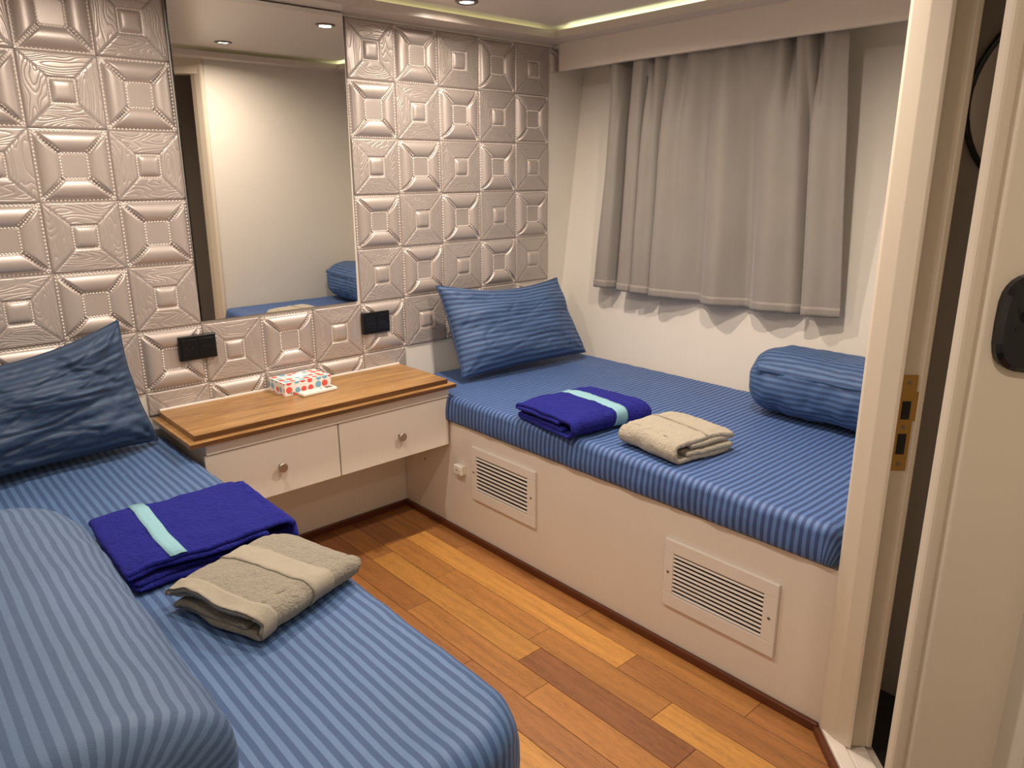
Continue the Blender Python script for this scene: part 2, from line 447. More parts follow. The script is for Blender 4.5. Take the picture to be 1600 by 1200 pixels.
def place_tile(c, r, u0=0, u1=1, v0=0, v1=1, y=0):
    kind = 'puff' if (c+r) % 2 == 0 else 'grain'
    key = (kind, u0, u1, v0, v1)
    if key not in cache: cache[key] = (tile_mesh(*key), stitch_mesh(*key))
    a, b = cache[key]
    o = obj('wall_tile', a, wb, V(c+.5, y, -r-.5))
    if b:
        s = obj('stitching', b, o); s['kind'] = 'stuff'
for r in range(0, 6):
    for c in range(-3, 10):
        if 2 <= c <= 4 and r < 5: continue
        place_tile(c, r, u0=.25 if c == -3 else 0)
for c in range(1, 6): place_tile(c, 6, v0=.62, u1=.95 if c == 5 else 1)
place_tile(10, 0, u1=.22, v0=.5)

# ------------------------------------------------------------------ mirror in the tiled wall
mr_ = thing('wall_mirror', 'large frameless mirror set into the padded tile wall above the desk', 'mirror', V(3.465, -.02, -4.95))
mr_.rotation_euler = (math.radians(1.0), 0, 0)
def local_box(name, lo, hi, mat, parent, bev=0):
    bm = bmesh.new(); bm_box(bm, [min(a, b) for a, b in zip(lo, hi)], [max(a, b) for a, b in zip(lo, hi)], bev)
    return obj(name, from_bm(name, bm, mat), parent)
local_box('mirror_glass', (-1.455*T, -.006, 0), (1.455*T, -.002, 4.97*T), silver_m, mr_)
local_box('backing', (-1.465*T, -.002, -.001), (1.465*T, .003, 4.98*T), black_m, mr_)

# ------------------------------------------------------------------ sockets
def socket(x0, x1, z0, z1, label):
    s = thing('wall_socket', label, 'socket', V((x0+x1)/2, 0, z0), 'black sockets over the desk')
    y = -.019
    a = V(x0, 0, z0); b = V(x1, 0, z1); a.y = 0; b.y = -.025
    box('plate', a, b, black_m, s, .003)
    w_ = (b.x-a.x)
    for k in range(2):
        box('insert', (a.x+w_*(.07+.45*k), -.024, a.z+.012), (a.x+w_*(.07+.45*k+.41), -.027, b.z-.012), handle_m, s, .0015)
        for q in (-.008, .008):
            cx = a.x+w_*(.275+.45*k)
            lathe('pin_hole', [(.0025, 0), (.0025, .0006)], dark_m, s, (cx+q, -.027, (a.z+b.z)/2), (0, -1, 0), 10)
socket(1.56, 2.165, -5.56, -5.15, 'wide black wall socket above the left end of the desk')
socket(4.97, 5.56, -5.61, -5.19, 'black wall socket below the mirror corner, nearer the right pillow')

# ------------------------------------------------------------------ curtain
def curtain():
    P = [(0, .1), (.04, .8), (.07, .6), (.09, -1.0), (.132, -1.0), (.15, .75), (.185, .7), (.198, -1.0), (.214, .75), (.255, .4), (.285, -.6), (.31, .95), (.38, .3), (.47, -.55), (.565, .95),
         (.66, -.65), (.755, .75), (.83, .1), (.86, -.75), (.885, -.7), (.905, .75), (.965, .25), (1, 0)]
    Q = [(0, .1), (.05, .7), (.09, -1.1), (.13, -1.1), (.155, .8), (.185, .7), (.225, -.8), (.26, .7), (.30, -.3), (.335, .6), (.375, -.3), (.42, .75), (.49, .0), (.56, .45), (.61, -.1), (.665, .6), (.73, -.2),
         (.775, .3), (.795, -1.1), (.82, -1), (.84, .8), (.865, .5), (.885, -1.1), (.915, -1.1), (.935, .8), (.97, .3), (1, 0)]
    def ev(T_, t):
        for (a, va), (b, vb) in zip(T_, T_[1:]):
            if a <= t <= b:
                s = (t-a)/(b-a); s = s*s*(3-2*s); return va+(vb-va)*s
        return T_[-1][1]
    nu, nv = 200, 60; z0, z1 = -.12, -5.03
    grid = []; hemg = []
    def pt(t, v):
        e = sm(.0, .38, v)
        p = ev(Q, t)*(1-e)+ev(P, t)*e
        amp = .034*(1-v)+.050*v
        y = (-1.52*(1-v)-1.30*v)+((-6.46+1.52)*(1-v)+(-6.86+1.30)*v)*t
        if t < .1: y += .12*sm(.0, .25, v)*(1-t/.1)*(1-sm(.5, 1, v))*-1
        dp = max(-26, min(26, (ev(P, min(1, t+.004))-ev(P, max(0, t-.004)))/.008*e+(ev(Q, min(1, t+.004))-ev(Q, max(0, t-.004)))/.008*(1-e)))
        y += .0016*dp*(.4+.6*v)
        xo = 10.30-.03*v
        z = z0+(z1-z0)*v+(.012*p-.06*math.sin(t*PI))*v*v
        wr = nz(t*11, v*2.6, 3)*.007+nz(t*26+v*3, v*5, 9)*.003*(1-v*.5)
        q = V(xo, y, z); q.x -= amp*p+wr; q.y += .006*math.sin(p*3)*v
        return q
    vs_ = [pt(i/nu, j/nv) for j in range(nv+1) for i in range(nu+1)]
    fs = [(j*(nu+1)+i, (j+1)*(nu+1)+i, (j+1)*(nu+1)+i+1, j*(nu+1)+i+1) for j in range(nv) for i in range(nu)]
    root = thing('curtain', 'short grey curtain hanging in folds under the white pelmet', 'curtain', V(10.36, -3.9, -5.1))
    o = root.location
    me = mesh('curtain_cloth', [v-o for v in vs_], fs, curtain_m)
    ob = obj('curtain_cloth', me, root, smooth=True)
    md = ob.modifiers.new('thick', 'SOLIDIFY'); md.thickness = .0025; md.offset = 0
    # hem: folded strip along the bottom with puckered edge
    hv = []
    for j in range(4):
        for i in range(nu*2+1):
            t = i/(nu*2); v = .970+.0345*j/3
            q = pt(t, min(1, v)); q.z -= max(0, v-1)*.98
            q.x -= .0022+.0010*nz(t*120, j*.7); q.z += .0016*nz(t*90, 5)*(j == 3)
            hv.append(q-o)
    m2 = nu*2
    hf = [(j*(m2+1)+i, (j+1)*(m2+1)+i, (j+1)*(m2+1)+i+1, j*(m2+1)+i+1) for j in range(3) for i in range(m2)]
    h = obj('hem', mesh('hem', hv, hf, curtain_m), root, smooth=True)
    md = h.modifiers.new('thick', 'SOLIDIFY'); md.thickness = .003; md.offset = 0
    lathe('curtain_rail', [(.008, 0), (.008, 1.06)], chrome_m, root, V(10.42, -1.3, -.08), (0, -1, 0), 10)
curtain()

# ------------------------------------------------------------------ berth bases
br = box('berth_base', V(5.85, -.02, FZ), V(9.9, -9.16, -7.19), paint); tag(br, 'white painted base of the right berth under the window', 'bed base')
lathe('cable_hole', [(.004, 0), (.004, .0006)], dark_m, br, V(5.85, -.72, -8.21), (-1, 0, 0), 12)
bl_ = box('berth_base', V(XL+.01, -.02, FZ), V(1.14, -8.6, -7.32), paint); tag(bl_, 'white base carrying the left berth in the foreground', 'bed base')

def rrect(x0, x1, y0, y1, R, n=10, step=.02):
    """rounded rectangle outline, metres; R per corner order (x1,y1),(x0,y1),(x0,y0),(x1,y0)"""
    cs = [(x1, y1, 0), (x0, y1, 90), (x0, y0, 180), (x1, y0, 270)]
    raw = []
    for (cx, cy_, a), r in zip(cs, R):
        ox = cx-r if cx == x1 else cx+r; oy = cy_-r if cy_ == y1 else cy_+r
        for k in range(n+1):
            th = math.radians(a+90*k/n); raw.append((ox+r*math.cos(th), oy+r*math.sin(th)))
    out = []
    for i, p in enumerate(raw):
        q = raw[(i+1) % len(raw)]; d = math.hypot(q[0]-p[0], q[1]-p[1]); m = max(1, int(d/step))
        for k in range(m): out.append((p[0]+(q[0]-p[0])*k/m, p[1]+(q[1]-p[1])*k/m))
    return out
def mattress(name, x0, x1, y0, y1, z0, z1, R, er, mat, axis, label, seed, rip):
    ol = rrect(x0, x1, y0, y1, R); n = len(ol)
    cx0, cx1 = x0+(x1-x0)*.5, x1-(x1-x0)*.5; ca, cb = y0+.35, y1-.35
    base = Vector(((x0+x1)/2, (y0+y1)/2, z0))
    rings = []   # (inset, z, s_extra)
    H = z1-z0
    rings.append((.03, z0+.0, 0)); rings.append((.004, z0+.004, 0))
    for k in range(1, 7): rings.append((-.004*math.sin(PI*k/7), z0+(H-er)*k/7, 0))
    for k in range(0, 9):
        th = PI/2*k/8; rings.append((er*(1-math.cos(th)), z1-er+er*math.sin(th), 0))
    vs_ = []; S = []
    def sval(x, y, z): return (y if axis == 'y' else x)
    lens = [0]
    for ins, z, _ in rings:
        for i, (x, y) in enumerate(ol):
            # inset along direction to clamped core
            qx = min(max(x, x0+max(R)), x1-max(R)); qy = min(max(y, y0+max(R)), y1-max(R))
            dx, dy = qx-x, qy-y; l = math.hypot(dx, dy) or 1
            arc = er*(PI/2)+(z1-er-z) if z < z1-er else er*(PI/2-math.asin(min(1, max(0, (z-z1+er)/er))))
            s = (y+dy/l*er)-dy/l*arc if axis == 'y' else (x+dx/l*er)-dx/l*arc
            hfrac = (z1-z)/H
            w_ = rip*nz(x*16+seed, y*16, z*9)*(.3+hfrac)+rip*.5*nz(x*45, y*45+seed, z*18)
            vs_.append(Vector((x+dx/l*(ins+w_), y+dy/l*(ins+w_), z+rip*.5*nz(x*22, y*22, seed)))-base); S.append(s)
    nr = len(rings)
    last = [vs_[(nr-1)*n+i]+base for i in range(n)]
    K = 22
    for k in range(1, K+1):
        t = (k/K)
        for i in range(n):
            p = last[i]; qx = (x0+x1)/2; qy = min(max(p.y, ca), cb)
            x, y = p.x+(qx-p.x)*t, p.y+(qy-p.y)*t
            z = z1-.4*rip*(1+nz(x*7, y*7, seed))*min(1, t*5)-.3*rip*(1+nz(x*25, y*25, seed+3))*min(1, t*8)
            vs_.append(Vector((x, y, z))-base); S.append(sval(x, y, z))
    tot = nr+K; fs = []
    for r in range(tot-1):
        for i in range(n): fs.append((r*n+i, r*n+(i+1) % n, (r+1)*n+(i+1) % n, (r+1)*n+i))
    fs.append(tuple(range(n))[::-1])
    root = thing(name, label, 'mattress', base)
    me = mesh('fitted_sheet', vs_, fs, mat); attr_f(me, 's', S)
    fixn(me)
    o = obj('fitted_sheet', me, root, smooth=True)
    return root
R_TOP, L_TOP = -6.65, -6.68
a = V(5.765, -9.12, -7.165); b = V(10.22, -.05, R_TOP)
mattress('mattress', a.x, b.x, a.y, b.y, a.z, b.z, (.03, .03, .03, .03), .028, sheetR_m, 'y', 'mattress in blue cross-striped fitted sheet on the right berth', 3, .005)
a = V(XL+.03, -8.98, -7.28); b = V(1.22, -.05, L_TOP)
mattress('mattress', a.x, b.x, a.y, b.y, a.z, b.z, (.03, .03, .03, .12), .05, sheetL_m, 'x', 'mattress in blue lengthwise-striped sheet on the left berth, rounded foot corner', 11, .006)

# ------------------------------------------------------------------ pillows
def pillow(name, corners, thick, mat, label, seed, wr, sag, flange=False, stripe_fade=0, lean=.35):
    """corners TL,TR,BL,BR in metres (front mid-plane); inflated with wrinkles"""
    TL, TR, BL, BR = corners
    base = (BL+BR)/2
    nx_, ny_ = 96, 72
    W = ((TR-TL).length+(BR-BL).length)/2; H = ((TL-BL).length+(TR-BR).length)/2
    ex = (BR-BL).normalized(); ey = ((TL+TR)/2-(BL+BR)/2).normalized(); en = ex.cross(ey).normalized()
    vs_ = []; S = []
    def pt(i, j, side):
        u = 2*i/nx_-1; v = 2*j/ny_-1
        # pinched outline
        uu = u*(1-.045*(1-v*v)*abs(u)); vv = v*(1-.05*(1-u*u)*abs(v))
        a, b_ = (uu+1)/2, (vv+1)/2
        p = (BL*(1-a)+BR*a)*(1-b_)+(TL*(1-a)+TR*a)*b_
        edge = (1-abs(u)**2.6)*(1-abs(v)**2.6)
        t = thick*.5*max(0, edge)**.5
        d = u*u*v*v
        rim = min(1-abs(u), 1-abs(v))
        w_ = wr*(1.5*nz(u*1.6+v*.8+seed, v*3.6-u*.9, side)+.55*nz(u*4+v*3, v*9-u*2+seed, side+2)-1.5*max(0, .45-abs(4*nz(u*1.1+v*.9, v*2.4-u*.7+seed, 7)))-1.0*max(0, .35-abs(4*nz(u*2.1-v*.6, v*3.4-u*1.1+seed, 12)))+.2*nz(u*17, v*19, seed+side))*min(1, rim*7)
        # creases fanning from the corners
        for su, sv in ((-1, -1), (1, 1), (-1, 1), (1, -1)):
            du, dv = u-su, v-sv; rr = math.hypot(du, dv); an = math.atan2(dv, du)
            w_ += wr*.8*math.sin(an*11+seed)*math.exp(-rr*2.6)*sm(.03, .2, rr)
        p = p+en*(side*(t+w_))
        p = p-ey*sag*(1-u*u)*sm(-.2, 1, v)+ex*0
        p = p+en*wr*1.5*nz(u*2, v*2, seed+5)
        return p, u, v
    idx = {}
    for side in (1, -1):
        for j in range(ny_+1):
            for i in range(nx_+1):
                if side == -1 and (i in (0, nx_) or j in (0, ny_)): idx[(side, i, j)] = idx[(1, i, j)]; continue
                p, u, v = pt(i, j, side)
                idx[(side, i, j)] = len(vs_); vs_.append(p-base); S.append(v*H/2+.006*nz(u*2, v*2, seed))
    fs = []
    for side in (1, -1):
        for j in range(ny_):
            for i in range(nx_):
                q = (idx[(side, i, j)], idx[(side, i+1, j)], idx[(side, i+1, j+1)], idx[(side, i, j+1)])
                fs.append(q if side == 1 else q[::-1])
    root = thing(name, label, 'pillow', base)
    me = mesh('pillowcase', vs_, fs, mat); attr_f(me, 's', S); obj('pillowcase', me, root, smooth=True)
    # piped seam around the rim
    rim = [(i, 0) for i in range(nx_)]+[(nx_, j) for j in range(ny_)]+[(i, ny_) for i in range(nx_, 0, -1)]+[(0, j) for j in range(ny_, 0, -1)]
    pts = [vs_[idx[(1, i, j)]] for i, j in rim]; sv = []; sf = []; m = 6; n = len(pts)
    cen = sum(pts, Vector())/n
    for k, p in enumerate(pts):
        tg = (pts[(k+1) % n]-pts[k-1]).normalized(); n1 = en; n2 = tg.cross(n1).normalized()
        for q in range(m):
            th = 2*PI*q/m; sv.append(p+(n1*math.cos(th)+n2*math.sin(th))*.0034)
    for k in range(n):
        for q in range(m): sf.append((k*m+q, k*m+(q+1) % m, ((k+1) % n)*m+(q+1) % m, ((k+1) % n)*m+q))
    me = mesh('seam', sv, sf, mat); attr_f(me, 's', [0]*len(sv)); fixn(me); obj('seam', me, root, smooth=True)
    return root
pillow('pillow', (V(6.50, -.42, -4.78), V(9.80, -.52, -4.92), V(6.50, -1.18, -6.56), V(9.82, -1.42, -6.50)), .18, pillowR_m,
       'smooth blue striped pillow leaning on the tiled wall, right berth', 2.3, .0060, .030)
pillow('pillow', (V(-2.45, -.55, -5.0), V(.66, -.36, -4.72), V(-2.5, -1.02, -6.55), V(.92, -.62, -6.60)), .17, pillowL_m,
       'dark blue crumpled pillow leaning on the wall, left berth', 7.9, .013, .045)

# ------------------------------------------------------------------ rolled blankets
def roll(name, X0, X1, Y0, Y1, z0, z1, mat, label, seed, wr, s0=0, rc=.11, rcn=.11):
    """blanket rolled along Y, squashed section, closed rounded ends (tile units)"""
    a = V(X0, Y0, z0); b = V(X1, Y1, z1); base = Vector(((a.x+b.x)/2, (a.y+b.y)/2, a.z))
    rx = abs(b.x-a.x)/2; rz = (b.z-a.z)/2; Ly = abs(b.y-a.y); na, nl = 72, 84; vs_ = []; S = []
    ylo = min(a.y, b.y)
    def sec(th):
        c, s = math.cos(th), math.sin(th); return abs(c)**.82*(1 if c > 0 else -1)*rx, abs(s)**.82*(1 if s > 0 else -1)*rz
    arcl = [0.0]
    for i in range(720):
        p, q = sec(2*PI*i/720), sec(2*PI*(i+1)/720); arcl.append(arcl[-1]+math.hypot(q[0]-p[0], q[1]-p[1]))
    def al(th): return arcl[int(round(th/(2*PI)*720)) % 721]
    for j in range(nl+1):
        t = j/nl; e = min(t, 1-t)*Ly; rc_ = rcn if t < .5 else rc
        k = 1.0 if e > rc_ else math.sqrt(max(0.0, 1-(1-e/rc_)**2))
        k = max(k, .015); kk = .25+.75*k if k > .02 else .015
        for i in range(na):
            th = 2*PI*i/na
            c, s = math.cos(th), math.sin(th)
            px = abs(c)**.82*(1 if c > 0 else -1)*rx; pz = abs(s)**.82*(1 if s > 0 else -1)*rz
            w_ = wr*(nz(th*1.3+seed, t*5, 1)+.6*nz(th*3, t*17+seed, 4)+.5*math.sin(t*46+2*math.sin(th*2+seed))*.5*nz(t*6, th, seed))
            f_ = kk*(1+w_/rx)
            z = base.z+rz+pz*f_; z = max(z, base.z+.001+.002*(1+nz(th*4, t*9)))
            vs_.append(Vector((base.x+px*f_, ylo+t*Ly+.004*nz(th*2, t*3, seed), z))-base); S.append(s0+al(th))
    fs = [(j*na+i, j*na+(i+1) % na, (j+1)*na+(i+1) % na, (j+1)*na+i) for j in range(nl) for i in range(na)]
    fs += [tuple(range(na))[::-1], tuple(nl*na+i for i in range(na))]
    root = thing(name, label, 'blanket', base, 'rolled blankets at the feet of the berths')
    me = mesh('roll_cloth', vs_, fs, mat); attr_f(me, 's', S); fixn(me); obj('roll_cloth', me, root, smooth=True)
    if seed > 5: return root
    # free edge of the rolled blanket, a lap lying along the side
    ang = .35; lv = []; ls = []
    for j in range(61):
        t = .10+.80*j/60
        for q in range(5):
            th = ang+q*.055
            c, s = math.cos(th), math.sin(th)
            px = abs(c)**.82*rx; pz = abs(s)**.82*rz
            o_ = 1+(.004+.0025*nz(t*8, q, seed))/rx
            sgn = -1 if seed < 5 else 1
            lv.append(Vector((sgn*px*o_, ylo+t*Ly-base.y, rz+pz*o_))); ls.append(s0+al(PI-th if sgn < 0 else th))
    lf = [(j*5+i, j*5+i+1, (j+1)*5+i+1, (j+1)*5+i) for j in range(60) for i in range(4)]
    me = mesh('lap_edge', lv, lf, mat); attr_f(me, 's', ls); o = obj('lap_edge', me, root, smooth=True)
    md = o.modifiers.new('thick', 'SOLIDIFY'); md.thickness = .004
    return root
roll('rolled_blanket', 8.85, 10.22, -5.85, -9.05, R_TOP+.005, -5.52, rollR_m, 'blue striped rolled blanket against the window wall, right berth', 2.2, .010)
roll('rolled_blanket', XL+.05, -.94, -4.28, -8.65, L_TOP+.005, -5.52, rollL_m, 'large blue striped rolled blanket in the near left corner', 8.1, .006, 0, .14, .05)

# ------------------------------------------------------------------ folded towels
def towel(name, cx, cy_, zb, la, lb, rot, t, open_dir, mat, label, seed, gap=.010, bands=(), rough=.0022, wave=1.0):
    """four-layer folded towel. la: length along the fold axis a (mouth at -a), lb: width along b (metres).
       open_dir: extra rotation so that -a points to the mouth. band=(b0,b1) fractions of the width, or ('a', a0, a1)"""
    h = t*1.06
    h1 = t*.55; h2 = h1+h; h3 = h2+h+gap; h4 = h3+h
    path = []
    def seg(p, q, n):
        for k in range(n): s = k/n; path.append((p[0]+(q[0]-p[0])*s, p[1]+(q[1]-p[1])*s))
    def arc(ca, ch, r, a0, a1, n):
        for k in range(n+1): th = math.radians(a0+(a1-a0)*k/n); path.append((ca+r*math.cos(th), ch+r*math.sin(th)))
    r12 = (h2-h1)/2; r34 = (h4-h3)/2; rB = (h4-h1)/2
    A = la/2
    seg((A-rB-.02, h2), (-A+r12+.012, h2), 26); arc(-A+r12+.012, (h1+h2)/2, r12, 90, 270, 6)
    seg((-A+r12+.012, h1), (A-rB, h1), 28); arc(A-rB, (h1+h4)/2, rB, -90, 90, 12)
    seg((A-rB, h4), (-A+r34, h4), 30); arc(-A+r34, (h3+h4)/2, r34, 90, 270, 6); seg((-A+r34, h3), (A-rB-.03, h3), 24)
    npth = len(path); nb = 44
    base = V(cx, cy_, zb); ang = math.radians(rot+open_dir); ca, sa = math.cos(ang), math.sin(ang)
    def pt(k, j, off=0.0):
        a, hh = path[k]
        k0, k1 = max(0, k-1), min(npth-1, k+1)
        ta, th_ = path[k1][0]-path[k0][0], path[k1][1]-path[k0][1]; l = math.hypot(ta, th_) or 1
        na_, nh = th_/l, -ta/l          # outward normal for this winding
        b = (j/nb-.5)*lb
        lay = hh/h4
        sh = 1+.035*nz(seed, lay*2.2, 1)
        a2 = a+.010*nz(b*9, lay*1.7, seed)+.012*nz(seed+b*3, 2.2, 1); b2 = b*sh+.010*wave*nz(a*8*wave**.5, lay*3*wave, seed+4)*(abs(b)/lb*2)
        z = hh+rough*1.6*nz(a*22, b*22, seed)+.004*nz(a*7, b*7, seed+2)*lay*lay
        drop = sm(.35, .5, abs(b)/lb)*.006*lay+sm(.3, .5, -a/la)*.008*lay*(1 if hh > h2+.002 else 0)
        z = z-drop
        nzv = rough*nz(a*60, b*60, seed+lay*9)
        a2 += na_*(off+nzv); z += nh*(off+nzv)
        return Vector((a2*ca-b2*sa, a2*sa+b2*ca, max(z, t*.5)))
    root = thing(name, label, 'towel', base)
    vs_ = [pt(k, j) for k in range(npth) for j in range(nb+1)]
    fs = [(k*(nb+1)+j, (k+1)*(nb+1)+j, (k+1)*(nb+1)+j+1, k*(nb+1)+j+1) for k in range(npth-1) for j in range(nb)]
    o = obj('towel_cloth', mesh('towel_cloth', vs_, fs, mat), root, smooth=True)
    def mods(o, th, off=0):
        md = o.modifiers.new('thick', 'SOLIDIFY'); md.thickness = th; md.offset = off; md.use_even_offset = False
        ss = o.modifiers.new('round', 'SUBSURF'); ss.levels = 1; ss.render_levels = 1
    mods(o, t*.98)
    def strip(nm, j0, j1, k0, k1, m_, th):
        jj = [j0+(j1-j0)*q/6 for q in range(7)]
        v2 = [pt(k, j, (t*.49+.0016)) for k in range(k0, k1) for j in jj]
        f2 = [(k*7+j, (k+1)*7+j, (k+1)*7+j+1, k*7+j+1) for k in range(k1-k0-1) for j in range(6)]
        s_ = obj(nm, mesh(nm, v2, f2, m_), root, smooth=True)
        md = s_.modifiers.new('thick', 'SOLIDIFY'); md.thickness = th; md.offset = 0
    iT0 = 26+7+28; iT1 = iT0+13+30+7
    for kind, f0, f1, nm, bm_ in bands:
        if kind == 'b': strip(nm, f0*nb, f1*nb, iT0+1, iT1-2, bm_, .0014)
        else:
            ks = [k for k in range(iT0+8, iT0+13+30) if f0 <= path[k][0]/la+.5 <= f1]
            if len(ks) < 2: ks = [ks[0]-1 if ks else iT0+28, (ks[0] if ks else iT0+29)]
            strip(nm, 0, nb, ks[0], ks[-1]+1, bm_, .0014)
    return root
# blue, right berth: closed fold towards the foot, layer ends towards the aisle
towel('folded_towel', 6.60, -4.36, R_TOP+.01, .292, .345, -6, .0135, -90, towel_blue, 'royal blue folded towel with pale band on the right berth', 1.7, .010, [('b', .54, .68, 'woven_band', towel_teal)])
# beige, right berth
towel('folded_towel', 6.66, -6.20, R_TOP+.01, .245, .232, -8, .0150, 180, towel_beigeR, 'small cream folded towel lying on the right berth', 4.4, .007, [('a', .42, .435, 'woven_line', hem_m)])
# blue, left berth: layer ends towards the foot
towel('folded_towel', .20, -4.24, L_TOP+.01, .355, .318, -1, .0105, 0, towel_blue, 'royal blue folded towel with teal band on the left berth', 9.3, .014, [('a', .20, .325, 'woven_band', towel_teal)], wave=2.2)
# beige, left berth
towel('folded_towel', .36, -5.90, L_TOP+.01, .242, .262, 20, .0105, -90, towel_beigeL, 'small grey-beige folded towel with open hemmed edge on the left berth', 6.1, .014, [('b', .46, .68, 'woven_band', hem_m), ('b', .0, .12, 'hem_strip', hem_m)], wave=1.5)

# ------------------------------------------------------------------ desk
dk = thing('wall_desk', 'two-drawer wall desk with stepped teak top between the berths', 'desk', V(3.45, -.9, -7.63))
box('upper_board', V(1.13, -.10, -6.40), V(5.76, -1.68, -6.31), desk_m, dk, .0015)
box('lower_board', V(1.02, -.10, -6.475), V(5.88, -1.79, -6.402), desk_m, dk, .001)
ue = box('edge_band', V(1.13, -1.68, -6.398), V(5.76, -1.688, -6.322), desk_edge_m, dk)
le_ = box('edge_band', V(1.02, -1.79, -6.473), V(5.88, -1.798, -6.41), desk_edge_m, dk)
box('apron', V(1.28, -.02, -6.67), V(5.80, -1.66, -6.476), paint, dk, .001)
box('body', V(1.30, -.02, -7.60), V(5.80, -1.54, -6.672), paint, dk)
for xa, xb, kx, kz in ((1.26, 3.475, 2.41, -7.15), (3.50, 5.80, 4.69, -7.19)):
    d = box('drawer', V(xa, -1.545, -7.63), V(xb, -1.625, -6.69), paint, dk, .0015)
    lathe('knob', [(.006, 0), (.006, .014), (.0145, .018), (.0158, .021), (.0155, .0255), (.013, .027)], knob_m, d, V(kx, -1.625, kz), (0, -1, 0), 24)
# bead of filler where the top meets the tiles
box('filler_bead', V(1.15, -.10, -6.33), V(5.76, -.055, -6.285), plast_m, dk, .002)

# tissue carton
th_ = math.radians(1.5)
tb = thing('tissue_box', 'white tissue box with red and blue polka dots on the desk', 'tissue box', V(3.45, -.40, -6.31)); tb.rotation_euler = (0, 0, math.radians(2.5))
def uvbox(name, dx, dy, dz, mat, parent):
    bm = bmesh.new(); bm_box(bm, (-dx/2, -dy/2, 0), (dx/2, dy/2, dz)); uvl = bm.loops.layers.uv.new('UVMap')
    bm.normal_update()
    for fc in bm.faces:
        n = fc.normal
        for lp in fc.loops:
            c = lp.vert.co
            lp[uvl].uv = (c.x+.3, c.y+.1) if abs(n.z) > .5 else ((c.x+.3, c.z+.21) if abs(n.y) > .5 else (c.y+.73, c.z+.4))
    me = bpy.data.meshes.new(name); bm.to_mesh(me); bm.free(); me.materials.append(mat)
    return obj(name, me, parent)
BX, BY, BZ = .180, .116, .045
uvbox('carton', BX, BY, BZ, dots_m, tb)
ov = [(.055*math.cos(2*PI*k/32), .005+.014*math.sin(2*PI*k/32)) for k in range(32)]
me = mesh('slot_film', [(x, y, BZ+.0008) for x, y in ov]+[(x*1.0, y, BZ) for x, y in ov], [tuple(range(32))]+[(k, k+32, (k+1) % 32+32, (k+1) % 32) for k in range(32)], tissue_m); fixn(me); obj('slot_film', me, tb)
tv = []; 
for j in range(9):
    for i in range(21):
        u = i/20*2-1; v = j/8
        tv.append((u*.045*(1-.15*v), .005+.006*math.sin(u*5+v*2)+.012*v*v-.004, BZ+.0005+.007*v*(1-u*u)+.001*math.sin(u*9)))
o = obj('tissue', mesh('tissue', tv, [(j*21+i, j*21+i+1, (j+1)*21+i+1, (j+1)*21+i) for j in range(8) for i in range(20)], tissue_m), tb, smooth=True)
def text_part(name, s, size, mat, parent, mw):
    cu = bpy.data.curves.new(name, 'FONT'); cu.body = s; cu.size = size; cu.extrude = .0001; cu.align_x = 'LEFT'
    tmp = bpy.data.objects.new(name, cu); col.objects.link(tmp); bpy.context.view_layer.update()
    dg = bpy.context.evaluated_depsgraph_get(); me = bpy.data.meshes.new_from_object(tmp.evaluated_get(dg)); bpy.data.objects.remove(tmp)
    me.materials.clear(); me.materials.append(mat); me.name = name
    o = obj(name, me, parent); o.matrix_local = mw; return o
R90 = Matrix.Rotation(PI/2, 4, 'X')
text_part('print', '2', .0085, ink_m, tb, Matrix.Translation((-BX/2+.0125, -BY/2-.0004, .006)) @ R90)
me = mesh('print_mark', [(-BX/2+.020, -BY/2-.0005, .004), (-BX/2+.0265, -BY/2-.0005, .004), (-BX/2+.0245, -BY/2-.0005, .0095), (-BX/2+.0225, -BY/2-.0005, .0095),
                         (-BX/2+.028, -BY/2-.0005, .0045), (-BX/2+.038, -BY/2-.0005, .0045), (-BX/2+.038, -BY/2-.0005, .006), (-BX/2+.028, -BY/2-.0005, .006),
                         (-BX/2+.028, -BY/2-.0005, .0075), (-BX/2+.037, -BY/2-.0005, .0075), (-BX/2+.036, -BY/2-.0005, .0095), (-BX/2+.028, -BY/2-.0005, .0095)],
          [(0, 1, 2, 3), (4, 5, 6, 7), (8, 9, 10, 11)], ink_m); obj('print_mark', me, tb)
# remote
rm = thing('remote_control', 'slim white remote control lying in front of the tissue box', 'remote', V(3.55, -.86, -6.31)); rm.rotation_euler = (0, 0, math.radians(4))
local_box('casing', (-.068, -.021, 0), (.068, .021, .012), plast_m, rm, .004)
local_box('display', (.030, -.012, .0117), (.056, .012, .0124), lcd_m, rm, .0003)
local_box('button', (.010, -.001, .0117), (.018, .007, .0128), blueb_m, rm, .0008)
local_box('button', (.010, -.013, .0117), (.020, -.006, .0126), vent_m, rm, .0008)

